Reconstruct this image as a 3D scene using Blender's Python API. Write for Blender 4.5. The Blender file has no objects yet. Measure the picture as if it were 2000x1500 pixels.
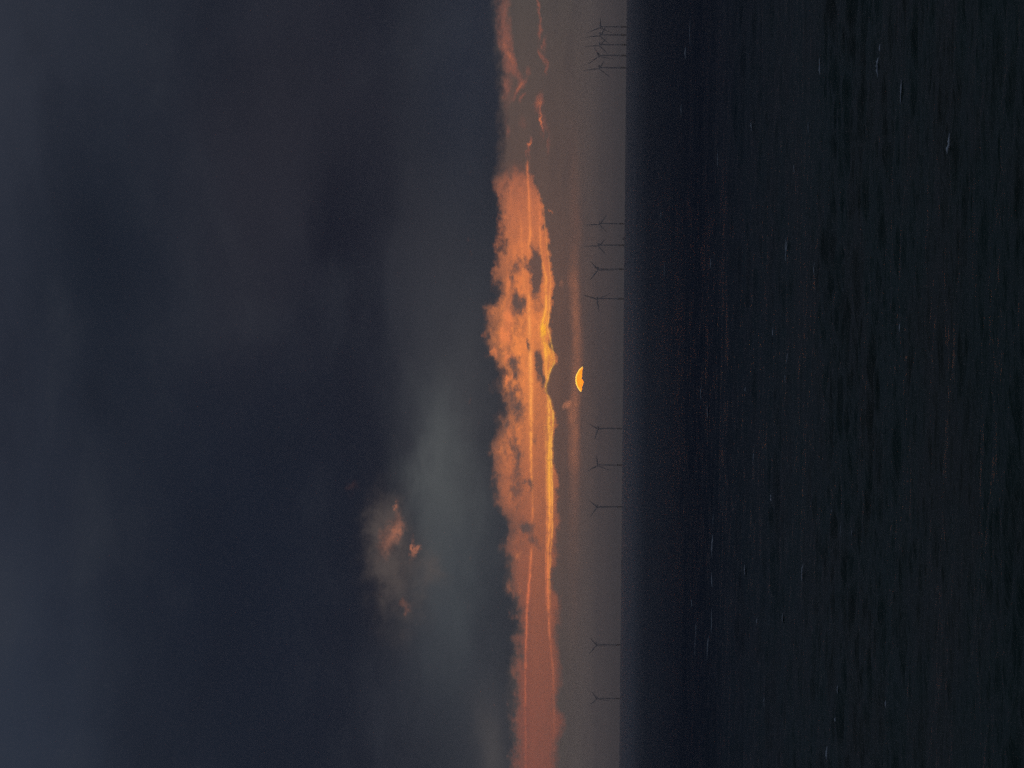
"""Stormy sunset over the sea with a far-off wind farm; the photograph was taken with the camera on its side."""
import bpy, math, random
import numpy as np
from mathutils import Vector, Matrix, Euler

random.seed(4); RNG = np.random.default_rng(11)
scene = bpy.context.scene
col = scene.collection

# ------------------------------------------------------------------ camera geometry
F_PX = 6772.0                       # focal length in pixels of a 2000 px long picture (the sun's disc is 0.53 degrees)
CAM_H = 12.0
R_EARTH = 7.4e6                     # effective radius, air refraction included
PITCH = math.atan(204.4 / F_PX)
ROLL = 0.0097
fwd = Vector((0, math.cos(PITCH), math.sin(PITCH)))
upv = Vector((0, -math.sin(PITCH), math.cos(PITCH)))
rgt = Vector((1, 0, 0))
cx = (-upv) * math.cos(ROLL) + rgt * math.sin(ROLL)     # camera turned on its side: world up points left in the picture
cy = rgt * math.cos(ROLL) + upv * math.sin(ROLL)

cam_data = bpy.data.cameras.new("camera")
cam = bpy.data.objects.new("camera", cam_data); col.objects.link(cam)
m = Matrix((cx, cy, -fwd)).transposed().to_4x4(); m.translation = Vector((0, 0, CAM_H))
cam.matrix_world = m
cam_data.sensor_fit = 'HORIZONTAL'; cam_data.sensor_width = 36.0
cam_data.lens = F_PX / 2000.0 * 36.0
cam_data.clip_start = 0.5; cam_data.clip_end = 400000.0
scene.camera = cam

def bearing(x, y):
    """direction of a point of the view"""
    return (fwd * F_PX + cx * (x - 1000.0) + cy * (750.0 - y)).normalized()

K = 118.2
def ae(x, y):
    d = bearing(x, y)
    return math.degrees(math.atan2(d.x, d.y)) * K, -math.degrees(math.asin(d.z)) * K

def sea_z(r): return -r * r / (2 * R_EARTH)

def lin(c):
    return tuple(((v / 255.0) / 12.92 if v / 255.0 <= .04045 else ((v / 255.0 + .055) / 1.055) ** 2.4) for v in c) + (1.0,)

# ------------------------------------------------------------------ node expression helper
class NT:
    def __init__(s, tree): s.t = tree; s.n = tree.nodes; s.l = tree.links
    def new(s, typ, **kw):
        nd = s.n.new(typ)
        for k, v in kw.items(): setattr(nd, k, v)
        return nd
    def put(s, sock, v):
        if isinstance(v, (int, float)): sock.default_value = v
        elif isinstance(v, tuple): sock.default_value = v
        else: s.l.new(v, sock)
    def M(s, op, a, b=0.0, c=0.0, clamp=False):
        nd = s.new("ShaderNodeMath", operation=op); nd.use_clamp = clamp
        s.put(nd.inputs[0], a); s.put(nd.inputs[1], b); s.put(nd.inputs[2], c)
        return nd.outputs[0]
    def add(s, a, b): return s.M('ADD', a, b)
    def sub(s, a, b): return s.M('SUBTRACT', a, b)
    def mul(s, a, b, clamp=False): return s.M('MULTIPLY', a, b, clamp=clamp)
    def mad(s, a, b, c): return s.M('MULTIPLY_ADD', a, b, c)
    def inv(s, a): return s.M('SUBTRACT', 1.0, a)
    def smooth(s, v, lo, hi, a=0.0, b=1.0):
        nd = s.new("ShaderNodeMapRange", interpolation_type='SMOOTHSTEP')
        s.put(nd.inputs[0], v); s.put(nd.inputs[1], lo); s.put(nd.inputs[2], hi)
        s.put(nd.inputs[3], a); s.put(nd.inputs[4], b)
        return nd.outputs[0]
    def step(s, v, w):
        """soft step of v about zero over +-w"""
        return s.smooth(v, -w, w)
    def xyz(s, a, b, c=0.0):
        nd = s.new("ShaderNodeCombineXYZ")
        s.put(nd.inputs[0], a); s.put(nd.inputs[1], b); s.put(nd.inputs[2], c)
        return nd.outputs[0]
    def noise(s, vec, detail=3.0, rough=.5, scale=1.0, dist=0.0):
        nd = s.new("ShaderNodeTexNoise"); nd.noise_dimensions = '3D'
        s.l.new(vec, nd.inputs['Vector'])
        nd.inputs['Scale'].default_value = scale; nd.inputs['Detail'].default_value = detail
        nd.inputs['Roughness'].default_value = rough; nd.inputs['Distortion'].default_value = dist
        return nd
    def mix(s, f, a, b):
        nd = s.new("ShaderNodeMix", data_type='RGBA')
        s.put(nd.inputs[0], f); s.put(nd.inputs[6], a); s.put(nd.inputs[7], b)
        return nd.outputs[2]
    def addc(s, f, a, b):
        nd = s.new("ShaderNodeMix", data_type='RGBA', blend_type='ADD')
        s.put(nd.inputs[0], f); s.put(nd.inputs[6], a); s.put(nd.inputs[7], b)
        return nd.outputs[2]
    def ramp(s, v, stops):
        nd = s.new("ShaderNodeValToRGB"); e = nd.color_ramp.elements
        e[0].position, e[0].color = stops[0]; e[1].position, e[1].color = stops[-1]
        for p, c in stops[1:-1]:
            k = e.new(p); k.color = c
        s.put(nd.inputs[0], v)
        return nd.outputs[0]
    def curve(s, v, pts):
        """pts in 0..1 x 0..1"""
        nd = s.new("ShaderNodeFloatCurve"); c = nd.mapping.curves[0]
        pts = sorted(pts)
        c.points[0].location = pts[0]; c.points[1].location = pts[-1]
        for p in pts[1:-1]: c.points.new(*p)
        for p in c.points: p.handle_type = 'VECTOR'
        nd.mapping.update()
        s.put(nd.inputs['Value'], v)
        return nd.outputs[0]

# ------------------------------------------------------------------ sky (world)
SUN_DIR = bearing(1155.7, 742.0)
SUN_EL = math.asin(SUN_DIR.z); SUN_AZ = math.atan2(SUN_DIR.x, SUN_DIR.y)
HAZE_DENS = 6.5e-5; HAZE_TOP = 138.0; HAZE_HALF = 26500.0
HAZE_GLOW = (.042, .038, .040)

def sky_lin(c, x=None):
    """colour of the cloud itself from its colour seen through the sea haze at the elevation of row x"""
    l = lin(c)
    if x is None: return l
    el = max(.0022, math.radians((1204.4 - x) / K))
    tr = max(.22, math.exp(-HAZE_DENS * min(HAZE_HALF, (HAZE_TOP - CAM_H) / math.tan(el))))
    return tuple(max(.35 * v, (v - (1 - tr) * g) / tr) for v, g in zip(l[:3], HAZE_GLOW)) + (1.0,)

world = bpy.data.worlds.new("World"); scene.world = world; world.use_nodes = True
wt = world.node_tree; wt.nodes.clear(); W = NT(wt)
tc = W.new("ShaderNodeTexCoord"); sep = W.new("ShaderNodeSeparateXYZ")
wt.links.new(tc.outputs['Generated'], sep.inputs[0])
dx, dy, dz = sep.outputs
S = W.mul(W.M('ARCTAN2', dx, dy), math.degrees(1) * K)         # azimuth, 118.2 units to a degree, right positive
Q = W.mul(W.M('ARCSINE', dz), -math.degrees(1) * K)            # minus elevation, same unit

S0, S1 = -900.0, 900.0
SN = W.mad(S, 1 / (S1 - S0), -S0 / (S1 - S0))                  # 0..1 along the view, clamps beyond it
def s_of(y, x=1080): return (ae(x, y)[0] - S0) / (S1 - S0)
def q_curve(pts, src=None):
    """a line over the sky: list of (y, x) -> Q as a function of azimuth"""
    lo, hi = -420.0, 60.0
    p = [((ae(x, y)[0] - S0) / (S1 - S0), (ae(x, y)[1] - lo) / (hi - lo)) for y, x in pts]
    return W.mad(W.curve(SN if src is None else src, p), hi - lo, lo)
def v_curve(pts, src=None):
    return W.curve(SN if src is None else src, [(s_of(y), v) for y, v in pts])

# cloud turbulence
def rgb3(nd):
    s_ = W.new("ShaderNodeSeparateXYZ"); wt.links.new(nd.outputs['Color'], s_.inputs[0])
    return [W.sub(o, .5) for o in s_.outputs]
A1, A2, A3 = rgb3(W.noise(W.xyz(W.mul(S, 1 / 190.), W.mul(Q, 1 / 90.)), 4, .58))
SW = W.mad(A1, 190, S); QW = W.mad(A2, 120, Q)                 # broken up coordinates for the deck

def blob(x, y, rx, ry, s=None, q=None, rot=0.0):
    s = SW if s is None else s; q = QW if q is None else q
    sc, qc = ae(x, y)
    if rot:
        cr, sr = math.cos(rot), math.sin(rot)
        a = W.mad(q, cr / rx, W.mad(s, sr / rx, -(qc * cr + sc * sr) / rx))
        b = W.mad(s, cr / ry, W.mad(q, -sr / ry, -(sc * cr - qc * sr) / ry))
    else:
        a = W.mad(q, 1 / rx, -qc / rx); b = W.mad(s, 1 / ry, -sc / ry)
    return W.M('POWER', math.exp(-1), W.mad(a, a, W.mul(b, b)))

def patch(x, y, rx, ry, lo=.25, hi=.7, s=None, q=None):
    return W.smooth(blob(x, y, rx, ry, s, q), lo, hi)
# --- high dark cloud deck, by elevation
deck = W.ramp(W.mad(Q, 1 / 10800., 1.0), [            # zenith 0 .. horizon 1
    (0.0, lin((114, 126, 145))), (0.45, lin((104, 115, 133))), (0.72, lin((80, 90, 106))), (0.84, lin((54, 62, 77))), (0.885, sky_lin((41, 46, 58), -30)),
    (0.91, sky_lin((33, 39, 50), 240)), (0.935, sky_lin((29, 35, 46), 510)), (0.957, sky_lin((30, 34, 44), 750)), (0.972, sky_lin((47, 50, 57), 900)), (1.0, sky_lin((52, 53, 58), 980))])
c = deck
def lay(mask, rgb, k=1.0, x=800):
    global c
    c = W.mix(W.mul(mask, k, clamp=True) if k != 1.0 else mask, c, sky_lin(rgb, x))
lay(blob(-20, 60, 230, 420), (50, 54, 64), .55)
lay(blob(10, 1480, 190, 460), (46, 53, 66), .65)
lay(blob(560, 250, 200, 330), (47, 47, 55), .6)
lay(blob(470, 560, 120, 240), (45, 45, 53), .45)
lay(blob(670, 540, 60, 230), (27, 30, 40), .85)
lay(patch(800, 560, 55, 230), (45, 47, 55), .5)
lay(blob(460, 1080, 240, 420), (27, 33, 45), .6)
lay(blob(180, 520, 130, 240), (28, 34, 44), .65)
lay(blob(860, 560, 90, 260), (55, 56, 62), .6)
lay(blob(910, 800, 60, 190), (66, 66, 70), .7)
lay(blob(850, 930, 46, 140), (86, 89, 90), .95)
lay(blob(875, 1010, 70, 210), (72, 75, 78), .6)
lay(blob(885, 1040, 40, 150), (76, 79, 81), .7)
lay(blob(895, 1190, 75, 160), (66, 71, 76), .75)
lay(blob(800, 860, 30, 60), (44, 46, 54), .6)
lay(blob(925, 60, 95, 330), (36, 41, 53), .9)
lay(blob(940, 1270, 55, 130), (52, 55, 62), .7)
lay(blob(965, 1460, 40, 110), (78, 75, 76), .7)
nD = W.noise(W.xyz(W.mul(S, 1 / 400.), W.mul(Q, 1 / 230.), 1.3), 5, .52, dist=.3)
c = W.mix(W.smooth(nD.outputs[0], .47, .78, 0, .32), c, sky_lin((56, 60, 68), 700))
c = W.mix(W.smooth(nD.outputs[0], .52, .24, 0, .34), c, sky_lin((23, 28, 38), 600))
deck_c = c

# --- isolated glowing cloud higher up (deck branch only)
D1, D2, D3 = rgb3(W.noise(W.xyz(W.mul(S, 1 / 46.), W.mul(Q, 1 / 40.), 5.0), 7, .66))
SD = W.mad(D1, 92, S); QD = W.mad(D2, 74, Q)
grey = W.add(W.mul(blob(755, 1045, 42, 84, SD, QD), 1.0), W.mul(blob(785, 1150, 60, 110, SD, QD), .65))
grey = W.add(grey, W.mul(blob(845, 1110, 22, 44, SD, QD, .5), .5))
c = W.mix(W.smooth(W.mul(grey, W.mad(D3, 2.2, 1.0)), .0, 1.3, 0, .72), c, lin((92, 83, 80)))
glow = W.add(W.add(blob(770, 1036, 13, 30, SD, QD, -.25), W.mul(blob(752, 1058, 15, 26, SD, QD), .5)),
             W.add(W.mul(blob(809, 1070, 4, 20, SD, QD, .12), 1.25), W.mul(blob(768, 995, 5, 9, SD, QD, -.3), .8)))
glow = W.add(glow, W.add(W.mul(blob(794, 1190, 9, 14, SD, QD, -.5), .55), W.mul(blob(690, 952, 12, 12, SD, QD), .22)))
glow = W.mul(glow, W.mad(D3, 2.2, 1.15))
c = W.mix(W.smooth(glow, .0, 2.3, 0, 1.0), c, lin((198, 122, 92)))
c = W.mix(W.mul(blob(800, 1045, 10, 10, SD, QD), .5), c, lin((66, 64, 68)))
deck_full = c

# --- band branch: veil, burning gap, rims, slot
c = deck_c
B1, B2, B3 = rgb3(W.noise(W.xyz(W.mul(S, 1 / 44.), W.mul(Q, 1 / 30.), 3.7), 6, .62))
C1, C2, C3 = rgb3(W.noise(W.xyz(W.mul(S, 1 / 13.), W.mul(Q, 1 / 9.), 8.2), 4, .62))
SF = W.mad(C1, 16, W.mad(B1, 40, S)); QF = W.mad(C2, 12, W.mad(B2, 34, Q))   # ragged coordinates
SNW = W.mad(SF, 1 / (S1 - S0), -S0 / (S1 - S0))
veil_side = v_curve([(-200, .0), (0, .05), (200, .3), (420, .6), (600, .95), (760, 1.), (900, .8), (1050, .5), (1250, .18), (1400, .05), (1700, 0)])
veil_mid = W.mix(veil_side, sky_lin((79, 73, 71), 1060), sky_lin((101, 77, 69), 1090))
veil_low = W.mix(veil_side, sky_lin((76, 70, 69), 1150), sky_lin((82, 70, 67), 1150))
veil = W.mix(W.smooth(Q, -110., -30.), veil_mid, veil_low)
veil = W.mix(W.smooth(Q, -30., 8.), veil, lin((70, 65, 64)))
top_edge = q_curve([(-200, 974), (0, 974), (40, 975), (70, 978), (120, 981), (170, 983), (250, 983), (330, 981), (345, 975), (380, 976), (410, 978), (440, 983),
                    (450, 986), (470, 979), (500, 975), (540, 972), (580, 972), (592, 962), (602, 954), (612, 960), (628, 962), (645, 954), (662, 949), (676, 954), (690, 960), (702, 964),
                    (715, 974), (730, 985), (745, 976), (760, 974), (772, 985), (800, 984), (820, 974), (840, 979), (870, 968), (885, 962), (900, 969),
                    (930, 967), (960, 967), (980, 972), (1000, 984), (1020, 999), (1040, 998), (1060, 990), (1100, 990), (1150, 997), (1180, 1005),
                    (1200, 1012), (1250, 1010), (1290, 1004), (1310, 1000), (1350, 1000), (1400, 1003), (1500, 1004), (1700, 1004)], SNW)
below_top = W.smooth(W.add(W.sub(QF, top_edge), W.mad(C3, 10, W.mul(B3, 32))), -17., 18.)
c = W.mix(below_top, c, veil)
nV = W.noise(W.xyz(W.mul(S, 1 / 150.), W.mul(Q, 1 / 26.), 6.6), 4, .55)
c = W.mix(W.mul(W.smooth(nV.outputs[0], .42, .72), W.mul(below_top, .22)), c, sky_lin((66, 60, 62), 1100))
veil_c = c

def field(lst, s=None, q=None):
    t = None
    for it in lst:
        x, y, rx, ry, k = it[:5]
        b = blob(x, y, rx, ry, SF if s is None else s, QF if q is None else q, it[5] if len(it) > 5 else 0.0)
        t = W.mul(b, k) if t is None else W.mad(b, k, t)
    return t

# embers: broken streaks of lit cloud at the far right of the view
E = field([(983, 10, 13, 60, .5), (986, 60, 12, 40, .45), (990, 98, 11, 34, .75), (1004, 132, 10, 26, 1.0, .35), (990, 165, 9, 18, .65), (1014, 172, 6, 24, 1.0, -.55), (1023, 190, 4, 8, .9, -.6),
           (1055, 10, 3, 52, .8), (1052, 56, 5, 12, .6), (1066, 84, 5, 13, 1.0), (1060, 110, 5, 18, .9, .35), (1065, 136, 3, 12, .6), (1034, 134, 7, 9, .5),
           (1051, 200, 8, 17, 1.1, -.25), (1056, 234, 2.6, 28, 1.6), (1063, 236, 6, 20, .6), (1070, 276, 4, 24, .45), (1033, 282, 3.5, 11, 1.5), (992, 256, 7, 14, .55), (1020, 238, 7, 20, .35), (990, 210, 6, 40, .3),
           (1030, 300, 3, 14, .5)])
E = W.mul(W.mad(C3, 1.3, W.mad(B3, 1.5, 1.0)), W.mad(B1, .5, E))
ember_c = W.mix(W.smooth(E, .08, .95), veil_c, sky_lin((124, 83, 74), 1020))
ember_c = W.mix(W.smooth(E, .8, 1.9, 0, .85), ember_c, sky_lin((206, 116, 78), 1040))

# burning gap
bot_edge = q_curve([(-200, 1030), (300, 1031), (330, 1033), (345, 1041), (380, 1051), (388, 1057), (400, 1058), (440, 1065), (460, 1069), (500, 1074), (535, 1077),
                    (555, 1083), (570, 1078), (590, 1083), (600, 1076), (620, 1071), (640, 1073), (652, 1075), (660, 1073), (672, 1069), (682, 1074),
                    (692, 1087), (700, 1090), (710, 1086), (722, 1077), (740, 1070), (756, 1060), (762, 1062), (768, 1068), (776, 1071), (785, 1078), (805, 1084),
                    (830, 1084), (850, 1078), (860, 1080), (870, 1076), (885, 1080), (900, 1078), (915, 1082), (930, 1088), (945, 1092), (960, 1087),
                    (970, 1091), (985, 1087), (1000, 1088), (1020, 1093), (1045, 1085), (1060, 1083), (1080, 1087), (1100, 1085), (1115, 1078),
                    (1135, 1077), (1145, 1075), (1154, 1080), (1160, 1090), (1180, 1091), (1200, 1090), (1250, 1084), (1280, 1092), (1310, 1093),
                    (1340, 1090), (1358, 1087), (1365, 1083), (1382, 1082), (1390, 1090), (1400, 1098), (1415, 1101), (1435, 1092), (1450, 1084), (1500, 1083), (1700, 1083)])
fire = W.ramp(W.mad(B3, .03, SN), [(s_of(1600), sky_lin((122, 75, 67), 1045)), (s_of(1400), sky_lin((127, 77, 68), 1045)), (s_of(1180), sky_lin((136, 83, 69), 1045)), (s_of(1020), sky_lin((156, 94, 72), 1045)),
                   (s_of(920), sky_lin((184, 108, 75), 1040)), (s_of(800), sky_lin((220, 128, 76), 1040)), (s_of(680), sky_lin((234, 136, 77), 1040)), (s_of(560), sky_lin((228, 130, 77), 1030)),
                   (s_of(440), sky_lin((206, 118, 78), 1030)), (s_of(350), sky_lin((182, 106, 78), 1030)), (s_of(300), sky_lin((120, 82, 72), 1030))])
fire_amt = v_curve([(-200, .0), (300, .0), (330, .10), (350, .62), (368, .86), (400, .95), (500, 1.), (1000, 1.), (1200, .95), (1700, .9)], W.mad(W.mad(B3, 1.2, W.mul(C3, .5)), 60 / (S1 - S0), SNW))
soft_b = W.mul(v_curve([(0, .3), (500, .3), (950, .36), (1100, .6), (1250, .8), (1700, .9)]), 12.)
fire_top = W.smooth(W.add(W.sub(QF, top_edge), W.mad(C3, 26, W.mad(A3, 26, W.mul(B3, 74)))), -8., 24.)
in_gap = W.mul(fire_top, W.smooth(W.sub(W.mad(C2, 20, W.mad(B2, 17, Q)), bot_edge), soft_b, W.mul(soft_b, -1.2)))
in_gap = W.mul(in_gap, fire_amt)

upper = W.smooth(W.mad(B2, 10, Q), ae(1042, 700)[1], ae(1008, 700)[1])
bill = W.mul(upper, v_curve([(300, .05), (450, .25), (560, .8), (640, .9), (760, 1.), (900, 1.), (1000, .75), (1100, .6), (1300, .42), (1500, .3)]))
dull = W.mix(.78, fire, sky_lin((84, 72, 70), 1010))
fire_c = W.mix(W.mul(bill, W.smooth(W.mad(A3, .8, W.mad(C3, .45, B3)), -.14, .20)), fire, dull)
fire_c = W.mix(W.mul(bill, W.smooth(W.mad(C1, .35, W.mad(B1, .7, W.mul(B2, .6))), .04, .26, 0, .7)), fire_c, sky_lin((240, 140, 84), 1010))
mid_dull = W.mul(W.smooth(Q, ae(1036, 900)[1], ae(1044, 900)[1]), v_curve([(300, .1), (560, .15), (640, .05), (740, .6), (850, .75), (950, .6), (1200, .35), (1500, .15)]))
fire_c = W.mix(W.mul(mid_dull, .6), fire_c, sky_lin((166, 100, 71), 1055))
grain = W.smooth(W.mad(C1, 1.0, W.mul(B2, .5)), -.25, .25)
fire_c = W.mix(W.mul(grain, .26), fire_c, sky_lin((120, 82, 70), 1040))
c = W.mix(in_gap, veil_c, fire_c)
# brighter curls
CU = W.mul(C3, .7)
CU0 = field([(990, 744, 6, 12, 1.), (1000, 736, 4, 9, 1.), (995, 850, 6, 26, .7), (985, 655, 12, 26, 1.), (1000, 615, 9, 22, .9), (1002, 695, 9, 8, .8), (991, 562, 5, 40, .7), (990, 700, 5, 14, .6),
            (944, 656, 10, 12, .4, .4), (1074, 414, 8, 3, .8, -.4), (965, 604, 12, 10, .5), (962, 690, 8, 12, .6)])
c = W.mix(W.smooth(W.add(W.mad(B3, 1.1, CU0), CU), .2, 1.1, 0, .92), c, sky_lin((236, 132, 80), 1000))
# dusky rags of cloud drifting in front of the gap
DK = field([(1048, 540, 11, 54, 1.3), (1037, 508, 8, 30, .75), (1016, 593, 14, 18, 1.0), (1003, 578, 8, 12, .7), (1012, 520, 14, 16, .55), (1000, 538, 7, 14, .6), (1053, 714, 8, 32, 1.35), (1060, 748, 5, 12, 1.0),
            (1032, 674, 3.5, 12, 1.1), (1006, 704, 13, 16, .8), (1004, 790, 24, 40, .75), (1010, 728, 14, 18, .7), (985, 828, 8, 18, .6), (1000, 862, 12, 20, .6), (1009, 890, 12, 18, .6), (1000, 960, 10, 22, .35), (1018, 985, 6, 20, .35), (1036, 952, 5, 20, .9), (1027, 942, 4, 7, .9),
            (1045, 858, 8, 14, .5), (1027, 1032, 16, 14, .85), (1045, 1060, 9, 22, .6, .5), (1012, 925, 10, 36, .45), (952, 656, 4, 11, .8, .3), (928, 670, 8, 10, .25), (1064, 438, 5, 10, .9)])
DK = W.mad(C3, .7, W.mad(B3, 1.1, DK))
c = W.mix(W.mul(W.smooth(DK, .10, .95, 0, .94), below_top), c, W.mix(veil_side, sky_lin((84, 74, 72), 1030), sky_lin((92, 76, 72), 1030)))

# bright sunlit edges: thin lines of cloud rim
def rim(pts, width, bright, rgb, x):
    global c
    e = q_curve(pts)
    d = W.M('ABSOLUTE', W.sub(W.mad(C2, 3.5, W.mad(B2, 5.0, Q)), e))
    wv = W.mul(v_curve([(y, min(1, w * .66 / 12.)) for y, w in width]), 12.)
    mk = W.M('POWER', math.exp(-1), W.M('POWER', W.M('DIVIDE', d, W.mad(C1, 3.4, W.mad(B1, 2.6, wv))), 1.6))
    mk = W.mul(W.mul(mk, W.smooth(W.mad(B3, .9, W.mad(A1, .4, C3)), -.30, .12, .12, 1.0)), v_curve(bright), clamp=True)
    c = W.mix(mk, c, W.ramp(SN, [(s_of(y), sky_lin(v, x)) for y, v in rgb]))
warm = [(1600, (150, 86, 72)), (1300, (186, 102, 76)), (1150, (214, 114, 78)), (1000, (240, 138, 80)), (860, (252, 160, 82)), (700, (254, 162, 88)), (560, (250, 152, 84)), (430, (242, 138, 80)), (320, (200, 112, 78))]
rim([(0, 1030), (320, 1030), (345, 1031), (400, 1033), (455, 1036), (480, 1032), (520, 1031), (575, 1033), (640, 1034), (700, 1036), (780, 1037.5), (850, 1037), (900, 1037), (920, 1037),
     (940, 1039), (1000, 1040), (1040, 1037), (1075, 1037), (1135, 1034), (1180, 1029.5), (1300, 1026.5), (1400, 1026), (1500, 1027), (1700, 1027)],
    [(0, 3), (330, 3.2), (420, 4), (600, 3.8), (690, 5), (760, 5.4), (850, 4.6), (940, 3.4), (1100, 3.6), (1250, 3.2), (1500, 3.2), (1700, 3)],
    [(0, 0), (305, 0), (330, .9), (350, 1.), (400, .95), (430, .5), (450, .9), (478, .9), (486, .2), (515, .0), (570, .0), (578, 1.), (655, .85), (664, .2), (682, .2), (692, .95), (760, 1.), (920, .95), (938, .7), (952, .35), (1010, .55),
     (1020, .05), (1070, .05), (1080, .8), (1150, .9), (1300, .85), (1380, .7), (1430, .5), (1500, .3), (1700, .2)], warm, 1033)
rim([(0, 1064), (600, 1069), (640, 1065), (660, 1063), (690, 1074), (705, 1079), (725, 1073), (760, 1065), (800, 1079), (850, 1078), (900, 1080), (1700, 1090)],
    [(0, 2), (620, 3), (645, 6), (670, 5), (690, 7), (705, 8), (730, 4), (800, 4), (850, 3), (1700, 2)],
    [(0, 0), (600, 0), (625, .7), (660, .85), (676, .5), (690, .8), (715, .75), (740, .4), (780, .3), (800, .45), (850, .4), (900, .15), (960, 0), (1700, 0)],
    [(1600, (220, 130, 76)), (850, (246, 152, 78)), (700, (254, 168, 66)), (650, (255, 184, 44)), (600, (252, 156, 72)), (300, (240, 140, 70))], 1070)
rim([(0, 1052), (390, 1053), (420, 1054), (500, 1057), (510, 1060), (545, 1066), (600, 1067), (620, 1061), (640, 1059), (670, 1062), (690, 1066), (720, 1067), (745, 1066), (756, 1060.5), (764, 1064), (775, 1069), (800, 1072),
     (850, 1073), (900, 1072), (940, 1073), (980, 1074), (1020, 1073), (1060, 1071), (1100, 1071), (1150, 1070), (1200, 1071), (1260, 1075), (1310, 1080), (1350, 1081.5), (1400, 1082), (1500, 1082), (1700, 1082)],
    [(0, 2.5), (420, 3), (520, 3.4), (600, 3.8), (640, 6), (670, 5), (700, 5), (750, 2.4), (765, 2.8), (800, 4.4), (860, 5.4), (960, 6.4), (1050, 5.4), (1120, 4.4), (1250, 3.4), (1500, 2.8), (1700, 2.5)],
    [(0, 0), (385, 0), (410, .7), (460, .8), (490, .7), (506, .4), (520, .9), (600, .95), (700, 1.), (745, .9), (752, .8), (770, .95), (850, 1.), (1000, 1.), (1100, .95), (1200, .85), (1280, .5), (1330, .35), (1500, .12), (1700, .1)],
    [(1600, (150, 88, 72)), (1250, (196, 110, 78)), (1120, (232, 128, 78)), (1000, (252, 158, 76)), (900, (255, 176, 70)), (800, (255, 172, 78)), (760, (252, 156, 86)), (700, (255, 172, 74)), (645, (255, 186, 56)), (600, (255, 168, 78)), (500, (246, 146, 80)), (420, (230, 128, 80))], 1068)
rim([(0, 1070), (380, 1058), (440, 1064), (500, 1071), (545, 1075), (600, 1073), (640, 1069), (690, 1081), (705, 1085), (725, 1075), (745, 1067), (760, 1064), (780, 1073), (805, 1080), (830, 1080), (860, 1076), (900, 1076.5), (960, 1079), (1000, 1079), (1060, 1077), (1120, 1074), (1700, 1075)],
    [(0, 2), (1700, 2.2)], [(0, 0), (386, 0), (405, .3), (520, .5), (600, .7), (640, .8), (700, .8), (745, .7), (760, .7), (800, .8), (900, .9), (1000, .9), (1080, .7), (1140, .3), (1200, 0), (1700, 0)],
    [(1600, (220, 130, 76)), (1000, (250, 160, 80)), (900, (255, 186, 84)), (700, (255, 190, 80)), (560, (250, 160, 84)), (300, (236, 130, 78))], 1075)
rim([(0, 1018), (430, 1017), (480, 1019), (510, 1022), (560, 1024), (600, 1028), (1700, 1028)],
    [(0, 3), (1700, 3)], [(0, 0), (420, 0), (440, .35), (500, .5), (512, .2), (560, .25), (590, 0), (1700, 0)], warm, 1020)
rim([(0, 1064), (800, 1064), (850, 1065), (900, 1066), (1000, 1068), (1100, 1066), (1700, 1066)],
    [(0, 2.2), (1700, 2.2)], [(0, 0), (810, 0), (830, .35), (930, .5), (1000, .4), (1040, .6), (1120, .6), (1180, .2), (1200, 0), (1700, 0)], warm, 1066)
fire_full = c
# seam between the embers and the gap lies where both have died away
gap_mix = W.mix(W.smooth(S, ae(1030, 318)[0], ae(1030, 308)[0]), fire_full, ember_c)

# low glowing slot just over the hidden sun
c = gap_mix
slot_amt = v_curve([(-100, 0), (220, 0), (330, .06), (450, .12), (520, .2), (550, .40), (600, .42), (640, .56), (690, .42), (720, .56), (770, .56), (800, .68), (850, .56), (880, .40), (930, .22), (980, .10), (1100, .06), (1300, 0), (1700, 0)])
sq = q_curve([(0, 1118), (300, 1119), (450, 1124), (540, 1118), (600, 1124), (680, 1126), (760, 1124), (800, 1119), (860, 1120), (950, 1120), (1700, 1120)])
dq = W.sub(W.mad(B2, 14, Q), sq)
slot = W.mul(W.mul(W.smooth(dq, -15., 3.), W.smooth(dq, 17., 3.)), W.mul(slot_amt, W.smooth(W.mad(C3, .5, W.mad(A3, .6, B3)), -.35, .25, .25, .78)))
c = W.mix(slot, c, sky_lin((188, 116, 82), 1120))
c = W.mix(W.smooth(W.mad(B3, .8, field([(1108, 790, 8, 11, 1.), (1098, 555, 8, 9, .6, .4)])), .2, 1., 0, .7), c, sky_lin((176, 112, 84), 1108))
band_full = c

# --- the rest of the dome: plain dusk deck, the glow dying away on either side
absS = W.M('ABSOLUTE', S)
far_c = W.mix(W.mul(W.smooth(Q, -330., -150.), W.smooth(absS, 6000., 1000.)), deck, lin((80, 70, 68)))
far_band = W.mul(W.mul(W.smooth(Q, -210., -185.), W.smooth(Q, -105., -122.)), W.mul(W.smooth(absS, 4200., 1000.), W.smooth(S, 300., -300.)))
far_c = W.mix(far_band, far_c, lin((128, 78, 68)))
far_c = W.mix(W.smooth(Q, 30., 120.), far_c, lin((20, 23, 28)))

def background(colr):
    b = W.new("ShaderNodeBackground"); wt.links.new(colr, b.inputs[0]); return b.outputs[0]
def choose(fac, a, b):
    ms_ = W.new("ShaderNodeMixShader"); W.put(ms_.inputs[0], fac); wt.links.new(a, ms_.inputs[1]); wt.links.new(b, ms_.inputs[2]); return ms_.outputs[0]
is_band = W.M('GREATER_THAN', Q, ae(898, 750)[1])
near = W.mul(W.M('LESS_THAN', absS, 1150.), W.mul(W.M('GREATER_THAN', Q, -1500.), W.M('LESS_THAN', Q, 30.)))
clouds = choose(near, background(far_c), choose(is_band, background(deck_full), background(band_full)))

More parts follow.
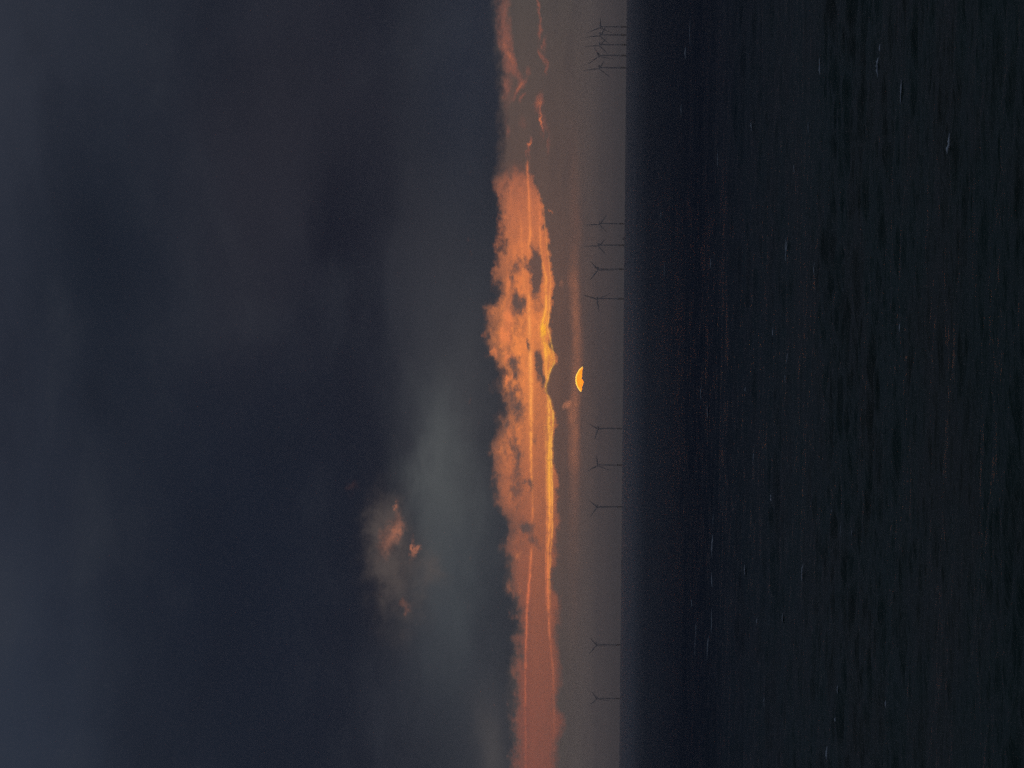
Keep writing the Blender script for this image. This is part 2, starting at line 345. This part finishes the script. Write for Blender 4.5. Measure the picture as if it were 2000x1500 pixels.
sky_tex = W.new("ShaderNodeTexSky"); sky_tex.sky_type = 'NISHITA'; sky_tex.sun_disc = False
sky_tex.sun_elevation = SUN_EL; sky_tex.sun_rotation = SUN_AZ
sky_tex.air_density = 2.0; sky_tex.dust_density = 4.0
bg_clear = W.new("ShaderNodeBackground"); wt.links.new(sky_tex.outputs[0], bg_clear.inputs[0]); bg_clear.inputs[1].default_value = 0.05
cover = choose(0.985, bg_clear.outputs[0], clouds)             # nearly unbroken cloud over the clear dusk sky
wout = W.new("ShaderNodeOutputWorld"); wt.links.new(cover, wout.inputs['Surface'])
world.cycles.sampling_method = 'MANUAL'; world.cycles.sample_map_resolution = 1024

# ------------------------------------------------------------------ sun lamp: almost wholly behind cloud
ld = bpy.data.lights.new("sun_light", 'SUN'); ld.energy = 0.0004; ld.angle = math.radians(0.53); ld.color = (1.0, .62, .32)
lo = bpy.data.objects.new("sun_light", ld); col.objects.link(lo)
lo.rotation_euler = Vector((-SUN_DIR)).to_track_quat('-Z', 'Y').to_euler()

scene.view_settings.view_transform = 'Standard'; scene.view_settings.look = 'None'
scene.view_settings.exposure = 0.0; scene.view_settings.gamma = 1.0; scene.view_settings.use_curve_mapping = False

# ------------------------------------------------------------------ helpers for objects
def material(name, rgb, rough=.6, **kw):
    mt = bpy.data.materials.new(name); mt.use_nodes = True
    b = mt.node_tree.nodes['Principled BSDF']
    b.inputs['Base Color'].default_value = rgb + (1,); b.inputs['Roughness'].default_value = rough
    for k, v in kw.items(): b.inputs[k].default_value = v
    return mt
def weathered(name, rgb, dark, scale, rough=.55):
    mt = material(name, rgb, rough); t = NT(mt.node_tree)
    tcn = t.new("ShaderNodeTexCoord")
    n = t.noise(tcn.outputs['Object'], 5, .6, scale)
    r = t.ramp(n.outputs[0], [(.35, dark + (1,)), (.62, rgb + (1,))])
    t.l.new(r, mt.node_tree.nodes['Principled BSDF'].inputs['Base Color'])
    return mt

class MB:
    def __init__(s): s.v = []; s.f = []
    def loft(s, rings, cap=True):
        b = len(s.v); n = len(rings[0])
        for r in rings: s.v.extend(r)
        for i in range(len(rings) - 1):
            for j in range(n):
                k = (j + 1) % n
                s.f.append((b + i * n + j, b + i * n + k, b + (i + 1) * n + k, b + (i + 1) * n + j))
        if cap:
            s.f.append(tuple(b + j for j in reversed(range(n))))
            s.f.append(tuple(b + (len(rings) - 1) * n + j for j in range(n)))
    def tube(s, path, n=16):
        """vertical lathe: list of (radius, z)"""
        s.loft([[(r * math.cos(2 * math.pi * j / n), r * math.sin(2 * math.pi * j / n), z) for j in range(n)] for r, z in path])
    def build(s, name, mat, parent=None, smooth=True, mw=None):
        me = bpy.data.meshes.new(name); me.from_pydata([tuple(v) for v in s.v], [], s.f); me.update()
        me.materials.append(mat)
        if smooth:
            for p in me.polygons: p.use_smooth = len(p.vertices) == 4
        o = bpy.data.objects.new(name, me); col.objects.link(o)
        if parent: o.parent = parent
        if mw is not None: o.matrix_local = mw
        return o

# ------------------------------------------------------------------ sea
WAVES = {}
def build_sea():
    # azimuth columns: fine in front, coarse round the back
    fine = np.linspace(-9.0, 9.0, 1380)
    side = 9.0 + (180.0 - 9.0) * (np.linspace(0, 1, 90)[1:]) ** 1.6
    az = np.radians(np.concatenate([-side[::-1], fine, side[:-1]]))          # closed ring: last = -180
    # radial rows: even in depression angle as seen from the eye, then out past the horizon
    dep = np.concatenate([np.linspace(0.42, 0.125, 60)[:-1], np.linspace(0.125, 0.006, 1000)])
    rr = CAM_H / dep
    far = np.geomspace(rr[-1], 25000.0, 120)[1:]
    r = np.concatenate([rr, far])
    dr = np.gradient(r)
    RR, AZ = np.meshgrid(r, az, indexing='ij')
    X = RR * np.sin(AZ); Y = RR * np.cos(AZ)
    Zc = -RR ** 2 / (2 * R_EARTH)
    H = np.zeros_like(X)
    front = slice(len(side) - 1, len(side) + len(fine) + 1)
    nw = 150
    lam = np.geomspace(0.45, 24.0, nw) * RNG.uniform(.94, 1.06, nw)
    ang = np.radians(RNG.normal(14.0, 23.0, nw))                            # running towards the shore, crests across the view
    ph = RNG.uniform(0, 2 * math.pi, nw)
    slope = 0.037 * np.where(lam > 2.5, (2.5 / lam) ** .85, 1.0)
    Xf, Yf = X[:, front], Y[:, front]
    Hf = np.zeros_like(Xf)
    # gusts: patches of rougher and smoother water
    gust = np.zeros_like(Xf)
    for _ in range(14):
        L = RNG.uniform(40, 240); a = RNG.uniform(-.5, .5); p = RNG.uniform(0, 6.28)
        gust += np.sin(2 * math.pi * (Xf * math.sin(a) * 1.6 + Yf * math.cos(a)) / L + p)
    gust = 1.0 + .11 * gust
    for k in range(nw):
        keep = np.clip((lam[k] / dr - 1.2) / 1.4, 0, 1)
        keep = keep * keep * (3 - 2 * keep)
        rows = np.nonzero(keep > 0)[0]
        if not len(rows): continue
        kk = 2 * math.pi / lam[k]
        t = kk * (Xf[rows] * math.sin(ang[k]) + Yf[rows] * math.cos(ang[k])) + ph[k]
        sn = np.sin(t)
        Hf[rows] += (slope[k] / kk) * keep[rows, None] * (sn + .22 * np.cos(2 * t))
    WAVES.update(lam=lam, ang=ang, ph=ph, slope=slope, r=r, dr=dr)
    H[:, front] = Hf * gust
    # ease the waves out at the sides of the finely meshed water
    w = np.clip((9.0 - np.abs(np.degrees(AZ))) / .5, 0, 1)
    H *= w
    Z = Zc + H
    nr, na = X.shape
    co = np.stack([X, Y, Z], -1).reshape(-1, 3).astype(np.float32)
    i = np.arange(nr - 1)[:, None] * na; j = np.arange(na)[None, :]; j2 = (j + 1) % na
    quads = np.stack([i + j, i + j2, i + na + j2, i + na + j], -1).reshape(-1, 4)[:, ::-1]
    # close the middle under the camera
    co = np.vstack([co, [[0, 0, 0]]]).astype(np.float32); ctr = len(co) - 1
    tri = np.stack([np.full(na, ctr), (np.arange(na) + 1) % na, np.arange(na)], -1)
    loops = np.concatenate([quads.reshape(-1), tri.reshape(-1)]).astype(np.int32)
    nq = len(quads)
    starts = np.concatenate([np.arange(nq) * 4, nq * 4 + np.arange(na) * 3]).astype(np.int32)
    totals = np.concatenate([np.full(nq, 4), np.full(na, 3)]).astype(np.int32)
    me = bpy.data.meshes.new("sea")
    me.vertices.add(len(co)); me.vertices.foreach_set("co", co.reshape(-1))
    me.loops.add(len(loops)); me.loops.foreach_set("vertex_index", loops)
    me.polygons.add(len(starts)); me.polygons.foreach_set("loop_start", starts); me.polygons.foreach_set("loop_total", totals)
    me.polygons.foreach_set("use_smooth", np.ones(len(starts), dtype=bool))
    me.update(calc_edges=True)
    return me

sm = bpy.data.materials.new("sea_water"); sm.use_nodes = True
T = NT(sm.node_tree); bs = sm.node_tree.nodes['Principled BSDF']
bs.inputs['Base Color'].default_value = (0.026, 0.036, 0.030, 1)
bs.inputs['IOR'].default_value = 1.33; bs.inputs['Specular IOR Level'].default_value = .05
geo = T.new("ShaderNodeNewGeometry"); gp = T.new("ShaderNodeSeparateXYZ"); T.l.new(geo.outputs['Position'], gp.inputs[0])
px, py, pz = gp.outputs
dist = T.M('SQRT', T.mad(px, px, T.mul(py, py)))
v1 = T.xyz(T.mul(px, .7), T.mul(py, 1.7)); n1 = T.noise(v1, 4, .62)
v2 = T.xyz(T.mul(px, .10), T.mul(py, .05), 4.0); n2 = T.noise(v2, 4, .6)
hgt = T.mad(n2.outputs[0], .7, T.mul(n1.outputs[0], .45))
bmp = T.new("ShaderNodeBump"); bmp.inputs['Strength'].default_value = .55; bmp.inputs['Distance'].default_value = 1.0
T.l.new(hgt, bmp.inputs['Height']); T.l.new(bmp.outputs[0], bs.inputs['Normal'])
v3 = T.xyz(T.mul(px, 1 / 900.), T.mul(py, 1 / 1500.), 2.0); n3 = T.noise(v3, 3, .5)
rough = T.smooth(dist, 120., 1500., .24, .5)
rough = T.add(rough, T.smooth(n3.outputs[0], .35, .65, -.04, .04))
near = T.smooth(T.mad(T.sub(n3.outputs[0], .5), 200., dist), 500., 100.)     # silt stirred up in the shallows
silt = T.mix(T.smooth(n2.outputs[0], .40, .62), (.015, .030, .026, 1), (.024, .029, .025, 1))
T.l.new(T.mix(near, (.002, .010, .024, 1), silt), bs.inputs['Base Color'])
# added smooth sheen far out, mirroring the low sky to imitate sea haze; wider on the side away from the close turbines
haze_sheen_side = T.smooth(T.add(T.M('DIVIDE', px, T.M('MAXIMUM', py, 1.0)), T.mul(T.sub(n3.outputs[0], .5), .05)), .075, -.03, .40, 1.0)
haze_sheen = T.mul(T.smooth(dist, 500., 3600.), haze_sheen_side)
T.l.new(T.mad(haze_sheen, .50, T.mad(near, .038, .007)), bs.inputs['Specular IOR Level'])
T.l.new(T.mad(haze_sheen, -.35, .55), bmp.inputs['Strength'])
rough = T.mad(haze_sheen, -.24, rough)
T.l.new(rough, bs.inputs['Roughness'])
sea_me = build_sea(); sea_me.materials.append(sm)
sea = bpy.data.objects.new("sea", sea_me); col.objects.link(sea)
sea["kind"] = "structure"; sea["label"] = "dark rippled sea under the storm clouds, reaching the horizon"

def wave_z(x, y):
    r_ = math.hypot(x, y); w = WAVES
    k = np.clip((w['lam'] / np.interp(r_, w['r'], w['dr']) - 1.2) / 1.4, 0, 1); k = k * k * (3 - 2 * k)
    kk = 2 * math.pi / w['lam']
    t = kk * (x * np.sin(w['ang']) + y * np.cos(w['ang'])) + w['ph']
    return float(np.sum(w['slope'] / kk * k * (np.sin(t) + .22 * np.cos(2 * t))))
# ------------------------------------------------------------------ foam on the breaking crests
foam_m = weathered("foam", (.36, .38, .40), (.14, .15, .17), 3.0, .9)
fb = MB()
CAPS = [(1338,103,22,5),(1352,60,50,1.5),(1445,160,60,1.5),(1447,240,40,2),(1476,248,14,4),(1331,215,20,2),(1608,130,28,5),(1717,130,34,6),(1737,93,12,4),(1767,180,40,3),
        (1874,280,36,6),(1656,390,40,3),(1292,420,12,3),(1405,310,30,1.5),(1535,490,35,3),(1541,480,30,2),(1299,527,22,2),(1394,515,18,2),(1432,653,14,3),(1516,648,16,3),
        (1465,760,8,4),(1374,768,22,2.5),(1382,805,20,3),(1458,805,14,2),(1536,700,20,2),(1546,740,14,2),(1472,895,24,2),(1514,975,22,4),(1597,525,20,2),(1642,805,15,3),
        (1641,1000,14,4),(1645,1040,40,2),(1397,1015,24,2),(1397,1060,50,4),(1396,1132,30,3),(1391,1215,44,2),(1389,1265,40,3),(1353,1177,15,2.5),(1361,1228,22,2),
        (1361,1260,40,1.2),(1458,1113,22,3),(1578,1118,30,3),(1488,1213,12,3),(1513,1213,22,2.5),(1529,1208,16,2.5),(1664,1042,10,3.5),(1648,1347,14,3),(1650,1406,8,4),
        (1617,1470,22,6),(1696,1294,10,3),(1739,1375,14,3),(1500,1370,20,2),(1690,860,12,2),(1760,640,14,2),(1550,330,14,2),(1580,250,18,1.6)]
for (x, y, ln, th) in CAPS:
    d = bearing(x, y); az = math.atan2(d.x, d.y)
    # meet the curved sea: CAM_H - r*t = -r^2/2R
    t = -d.z / math.hypot(d.x, d.y)
    r = CAM_H / t
    for _ in range(8): r = (CAM_H + r * r / (2 * R_EARTH)) / t
    r = max((r + o for o in np.linspace(-.02, .02, 21) * r), key=lambda q: wave_z(math.sin(az) * q, math.cos(az) * q))
    L = ln / F_PX * r * 1.25; Hh = th / F_PX * r * .75; Dp = Hh * 2.5 + .15
    n = 15; rings = []; wob = [random.uniform(.35, 1.0) for _ in range(n)]
    lean = random.uniform(-.5, .9) * L * .25
    for k in range(n):
        u = k / (n - 1) * 2 - 1
        env = max(.02, (1 - u * u)) ** .8 * wob[k]
        lx = u * L / 2; ly = lean * u + random.uniform(-.15, .15) * Dp
        rx = math.sin(az) * (r + ly) + math.cos(az) * lx; ry = math.cos(az) * (r + ly) - math.sin(az) * lx
        zz = sea_z(r) + wave_z(rx, ry) + .01
        ring = []
        for (a, b) in ((-.5, -.25), (-.38, .45), (-.1, .95), (.2, .8), (.5, -.25)):
            ring.append((rx + math.sin(az) * a * Dp * env, ry + math.cos(az) * a * Dp * env, zz + b * Hh * env))
        rings.append(ring)
    fb.loft(rings)
foam = fb.build("sea_foam", foam_m); foam["kind"] = "stuff"; foam["label"] = "pale flecks of foam on breaking wave crests across the dark sea"

# ------------------------------------------------------------------ wind turbines
paint = weathered("turbine_paint", (.27, .265, .26), (.21, .21, .21), .15, .45)
steel = weathered("foundation_paint", (.20, .16, .06), (.10, .09, .06), .4, .6)
HUB = 82.0; ROT = 50.0
def tower_mb():
    b = MB(); b.tube([(2.35, 16.0), (2.35, 16.6), (2.2, 17.0), (2.0, 40), (1.75, 62), (1.5, HUB - 2.2)], 20); return b
def foundation_mb():
    b = MB(); b.tube([(2.6, -14.0), (2.6, 14.6), (4.6, 14.8), (4.6, 15.4), (2.5, 15.6), (2.5, 16.0)], 20)
    for k in range(12):                                # railing of the work platform
        a = 2 * math.pi * k / 12
        x, y = 4.4 * math.cos(a), 4.4 * math.sin(a)
        b.loft([[(x + .06 * sx, y + .06 * sy, z) for sx, sy in ((-1, -1), (1, -1), (1, 1), (-1, 1))] for z in (15.4, 16.5)])
    b.tube([(4.36, 16.42), (4.46, 16.42), (4.46, 16.52), (4.36, 16.52)], 20)
    return b
def nacelle_mb():
    # long axis +X is away from the rotor (rotor sits at -X)
    b = MB(); rings = []
    for x, hw, zl, zh in ((-3.2, 1.3, -1.3, 1.35), (-2.6, 1.7, -1.8, 1.8), (2, 1.95, -2.1, 2.1), (6.5, 1.9, -1.9, 2.1), (8.2, 1.6, -1.2, 1.9), (8.6, 1.2, -.8, 1.5)):
        ring = []
        for k in range(16):
            a = 2 * math.pi * k / 16
            ca, sa = math.cos(a), math.sin(a)
            q = (abs(ca) ** 4 + abs(sa) ** 4) ** -.25
            ring.append((x, hw * ca * q, (zh + zl) / 2 + (zh - zl) / 2 * sa * q))
        rings.append(ring)
    b.loft(rings)
    return b
def cooler_mb():
    b = MB(); b.loft([[(x, y, z) for x, y in ((6.6, -1.6), (7.3, -1.6), (7.3, 1.6), (6.6, 1.6))] for z in (2.0, 3.3)]); return b
def hub_mb():
    b = MB(); b.tube([(.15, -2.4), (.8, -2.2), (1.35, -1.5), (1.65, -.5), (1.65, .8), (1.4, 1.5)], 18); return b
def blade_mb():
    """root at z 0, tip at +z; chord across y, leading edge forward"""
    b = MB(); rings = []
    N = 16; n = 14
    for i in range(N):
        u = i / (N - 1); z = 1.0 + u * (ROT - 1.0)
        chord = 2.0 + 1.9 * math.sin(min(1, u / .2) * math.pi / 2) if u < .2 else 3.9 * (1 - (u - .2) / .8) ** .85 + .9
        th = 2.0 * (1 - min(1, u / .22)) + chord * (.26 - .12 * u) * min(1, u / .22)
        tw = math.radians(16 * (1 - u) ** 2)
        rings.append([])
        for k in range(n):
            a = 2 * math.pi * k / n
            yy = chord * (.5 * math.cos(a) - .18 * min(1, u / .2)); xx = th / 2 * math.sin(a)
            rings[-1].append((xx * math.cos(tw) - yy * math.sin(tw) - .9 * u * u * 1.5, yy * math.cos(tw) + xx * math.sin(tw), z))
    b.loft(rings)
    return b

# bearing of the hub in the view (x, y), rotor phase in degrees clockwise from up, yaw, size factor, label
FARM = [
    (1172.3, 52.2, -30, 'faint wind turbine at the right-hand end of the close cluster of five'),
    (1172.0, 68.1, -8, 'faint wind turbine second from the right-hand end of the close cluster of five'),
    (1171.4, 87.2, -3, 'wind turbine in the middle of the close cluster of five, one blade straight up'),
    (1170.0, 108.2, -48, 'wind turbine with V-spread blades, next to the darkest one of the close cluster of five'),
    (1170.4, 132.0, -10, 'darkest and tallest wind turbine of the close cluster of five, at its inner end'),
    (1171.1, 436.6, -4, 'faint wind turbine nearest the cluster of five in the row of four beside the sun'),
    (1169.0, 478.6, 0, 'wind turbine with one blade pointing straight up, next to the small boat'),
    (1168.3, 525.5, -61, 'wind turbine with one blade hanging along its tower, in the row of four'),
    (1166.9, 583.2, 24, 'dark wind turbine of the row of four that stands nearest the sun, one blade level'),
    (1168.3, 836.6, 43, 'wind turbine nearest the sun in the row of three on its other side'),
    (1167.3, 908.0, -36, 'middle wind turbine of the row of three beyond the sun'),
    (1166.2, 989.2, -65, 'wind turbine with Y-shaped blades at the outer end of the row of three'),
    (1165.4, 1258.9, -60, 'wind turbine of the lone far pair that stands closer to the sun'),
    (1165.9, 1363.8, -54, 'outermost wind turbine of the lone far pair, farthest from the sun'),
]
def horizon_x(y): return 1223.5 - 0.0097 * (y - 60)
tower0, found0, nac0, cool0, hub0, blade0 = [f() for f in (tower_mb, foundation_mb, nacelle_mb, cooler_mb, hub_mb, blade_mb)]

def empty(name, loc, rz):
    o = bpy.data.objects.new(name, None); col.objects.link(o); o.location = loc; o.rotation_euler = (0, 0, rz); o.empty_display_size = 5; return o

HUBF = -4.6          # hub centre along the shaft
master = None
for i, (hx, hy, phase, label) in enumerate(FARM):
    d = bearing(hx, hy); az = math.atan2(d.x, d.y); tel = d.z / math.hypot(d.x, d.y)
    # distance at which a hub HUB metres over the curved sea shows at this elevation
    r = 9000.0
    for _ in range(40): r = (HUB - CAM_H - r * r / (2 * R_EARTH)) / tel if tel > 0 else r
    yaw = -az + math.radians(42 + random.uniform(-5, 5))        # rotors turned to the same wind
    if master is None:
        root = empty("wind_turbine", (0, 0, 0), 0)
        found = found0.build("foundation", steel, root)
        tow = tower0.build("tower", paint, root)
        nac = nac0.build("nacelle", paint, root, mw=Matrix.Translation((0, 0, HUB)))
        cool0.build("cooler", paint, nac, smooth=False)
        hb = hub0.build("hub", paint, root, mw=Matrix.Translation((HUBF, 0, HUB)) @ Matrix.Rotation(math.radians(90), 4, 'Y'))
        for k in range(3): blade0.build("blade", paint, root)
        master = root
    else:
        root = master.copy(); col.objects.link(root)
        for ch in list(master.children):
            cc = ch.copy(); col.objects.link(cc); cc.parent = root
            for g in ch.children:
                gg = g.copy(); col.objects.link(gg); gg.parent = cc
    root.location = (math.sin(az) * r, math.cos(az) * r, sea_z(r)); root.rotation_euler = (0, 0, yaw)
    root["label"] = label; root["category"] = "wind turbine"; root["group"] = "offshore wind turbines along the horizon"
    n = 0
    for ch in root.children:
        if ch.name.startswith("blade"):
            # seen from the camera, positive phase leans right; the rotor's own -Y side shows on the right
            ang = math.radians(phase + 120 * n)
            ch.matrix_local = Matrix.Translation((HUBF, 0, HUB)) @ Matrix.Rotation(ang, 4, 'X')
            n += 1

# ------------------------------------------------------------------ small boat on the horizon
hull_m = weathered("boat_hull_paint", (.03, .035, .05), (.015, .017, .02), .6, .5)
house_m = weathered("boat_cabin_paint", (.10, .10, .11), (.06, .06, .065), .8, .5)
glass_m = material("boat_window_glass", (.01, .012, .015), .1)
d = bearing(1216.5, 465.9); az = math.atan2(d.x, d.y); r = 10600.0
boat = empty("boat", (math.sin(az) * r, math.cos(az) * r, sea_z(r)), -az + math.radians(64))
hm = MB(); rings = []
for u in np.linspace(-1, 1, 11):
    w = 2.9 * (1 - max(0, u) ** 2.6) + .08; sheer = 2.6 + .9 * max(0, u) ** 2
    rings.append([(u * 9, -w, sheer), (u * 9, -w * .86, .4), (u * 9, -w * .3, -1.0), (u * 9, w * .3, -1.0), (u * 9, w * .86, .4), (u * 9, w, sheer)])
hm.loft(rings); hm.build("hull", hull_m, boat)
cb = MB(); cb.loft([[(x, y, z) for x, y in ((-5 + k * .2, -2.1), (1.5 - k * .5, -2.1), (1.5 - k * .5, 2.1), (-5 + k * .2, 2.1))] for k, z in enumerate((2.6, 5.0))])
cb.loft([[(x, y, z) for x, y in ((-3.5, -1.7), (.6 - k * .6, -1.7), (.6 - k * .6, 1.7), (-3.5, 1.7))] for k, z in enumerate((5.002, 7.3))])
cabin = cb.build("cabin", house_m, boat, smooth=False)
wn = MB(); wn.loft([[(x, y, z) for x, y in ((-3.2, -1.73), (.35 - k * .2, -1.73), (.35 - k * .2, 1.73), (-3.2, 1.73))] for k, z in enumerate((5.9, 6.7))])
wn.build("window", glass_m, cabin, smooth=False)
ms = MB(); ms.tube([(.16, 7.3), (.12, 14.0)], 8); ms.loft([[(x, y, z) for x, y in ((-.1, -1.4), (.1, -1.4), (.1, 1.4), (-.1, 1.4))] for z in (10.6, 10.8)])
ms.build("mast", house_m, boat, mw=Matrix.Translation((-1.8, 0, 0)))
boat["label"] = "tiny dark boat with a thin mast on the horizon between two wind turbines"; boat["category"] = "boat"

# ------------------------------------------------------------------ the sun's upper limb over the cloud bank
DS = 90000.0
sun_m = bpy.data.materials.new("sun_glow"); sun_m.use_nodes = True
U = NT(sun_m.node_tree); sun_m.node_tree.nodes.remove(sun_m.node_tree.nodes['Principled BSDF'])
em = U.new("ShaderNodeEmission"); tcs = U.new("ShaderNodeTexCoord"); ss = U.new("ShaderNodeSeparateXYZ"); U.l.new(tcs.outputs['Object'], ss.inputs[0])
RS = DS * math.tan(math.radians(31.7 / K))
rad = U.mul(U.M('SQRT', U.mad(ss.outputs[0], ss.outputs[0], U.mul(ss.outputs[2], ss.outputs[2]))), 1 / RS)
nz = U.noise(tcs.outputs['Object'], 3, .6, 1 / 60.)
core = U.mix(U.smooth(nz.outputs[0], .4, .65), lin((255, 150, 14)), lin((250, 128, 8)))
U.l.new(U.mix(U.smooth(rad, .90, .985), core, lin((255, 205, 84))), em.inputs[0])
em.inputs[1].default_value = 2.6
so = [nd for nd in sun_m.node_tree.nodes if nd.type == 'OUTPUT_MATERIAL'][0]; U.l.new(em.outputs[0], so.inputs['Surface'])
# upper part of the disc, its underside the ragged top of the cloud bank; domed like the ball it is
def build_sun():
    pts = []
    c0 = (1155.7, 742.0)
    N = 40
    def loc(x, y):       # x,z offsets in metres at the sun's distance
        s_, q_ = ae(x, y); s0, q0 = ae(*c0)
        return (DS * math.tan(math.radians((s_ - s0) / K)), DS * math.tan(math.radians(-(q_ - q0) / K)))
    a0, a1 = math.atan2(716.5 - c0[1], 1138.5 - c0[0]), math.atan2(766 - c0[1], 1135.0 - c0[0])
    if a1 < 0: a1 += 2 * math.pi
    if a0 < 0: a0 += 2 * math.pi
    arc = [(c0[0] + 31.7 * math.cos(a0 + (a1 - a0) * k / N), c0[1] + 31.7 * math.sin(a0 + (a1 - a0) * k / N)) for k in range(N + 1)]
    low = [(1135.4, 764.5), (1136.8, 760), (1136.2, 757), (1138.0, 753), (1139.9, 748), (1139.7, 744.5), (1137.8, 741.5), (1135.8, 739.6), (1135.9, 737.6), (1137.0, 736), (1136.4, 731), (1137.6, 727), (1137.2, 724), (1138.6, 720)]
    ring = [loc(*p) for p in arc + low]
    cxm = sum(p[0] for p in ring) / len(ring); czm = sum(p[1] for p in ring) / len(ring)
    b = MB(); rings = []
    for k in (1.0, .8, .55, .3, .08):
        rings.append([(cxm + (p[0] - cxm) * k, -math.sqrt(max(0, RS ** 2 - (cxm + (p[0] - cxm) * k) ** 2 - (czm + (p[1] - czm) * k) ** 2)), czm + (p[1] - czm) * k) for p in ring])
    back = [[(x, -y_ * .2, z) for x, y_, z in rings[0]]]
    b.loft(back + rings)
    return b.build("sun", sun_m, smooth=False)
sun = build_sun()
sun.location = Vector((0, 0, CAM_H)) + SUN_DIR * (DS / math.cos(SUN_EL)); sun.rotation_euler = (0, 0, -SUN_AZ)
sun["label"] = "glowing orange top of the setting sun showing over a cloud bank"; sun["category"] = "sun"

# ------------------------------------------------------------------ sea haze
HZ = HAZE_HALF; ztop = HAZE_TOP; zbot = sea_z(25000.0) - 2.0
hb_ = MB(); hb_.loft([[(-HZ, -HZ, z), (HZ, -HZ, z), (HZ, HZ, z), (-HZ, HZ, z)] for z in (zbot, ztop)])
hz_m = bpy.data.materials.new("haze_air"); hz_m.use_nodes = True; ht = hz_m.node_tree
ht.nodes.remove(ht.nodes['Principled BSDF'])
pv = ht.nodes.new("ShaderNodeVolumePrincipled"); pv.inputs['Density'].default_value = HAZE_DENS
pv.inputs['Color'].default_value = (1.0, .735, .605, 1); pv.inputs['Anisotropy'].default_value = .25
ho = [nd for nd in ht.nodes if nd.type == 'OUTPUT_MATERIAL'][0]; ht.links.new(pv.outputs[0], ho.inputs['Volume'])
haze = hb_.build("haze", hz_m, smooth=False); haze["kind"] = "stuff"

scene.cycles.max_bounces = 8; scene.cycles.volume_bounces = 6
scene.cycles.sample_clamp_indirect = 0.2
scene.cycles.use_denoising = False          # keep the fine grain of a dusk photograph
scene.cycles.use_adaptive_sampling = True; scene.cycles.adaptive_threshold = 0.02; scene.cycles.adaptive_min_samples = 16
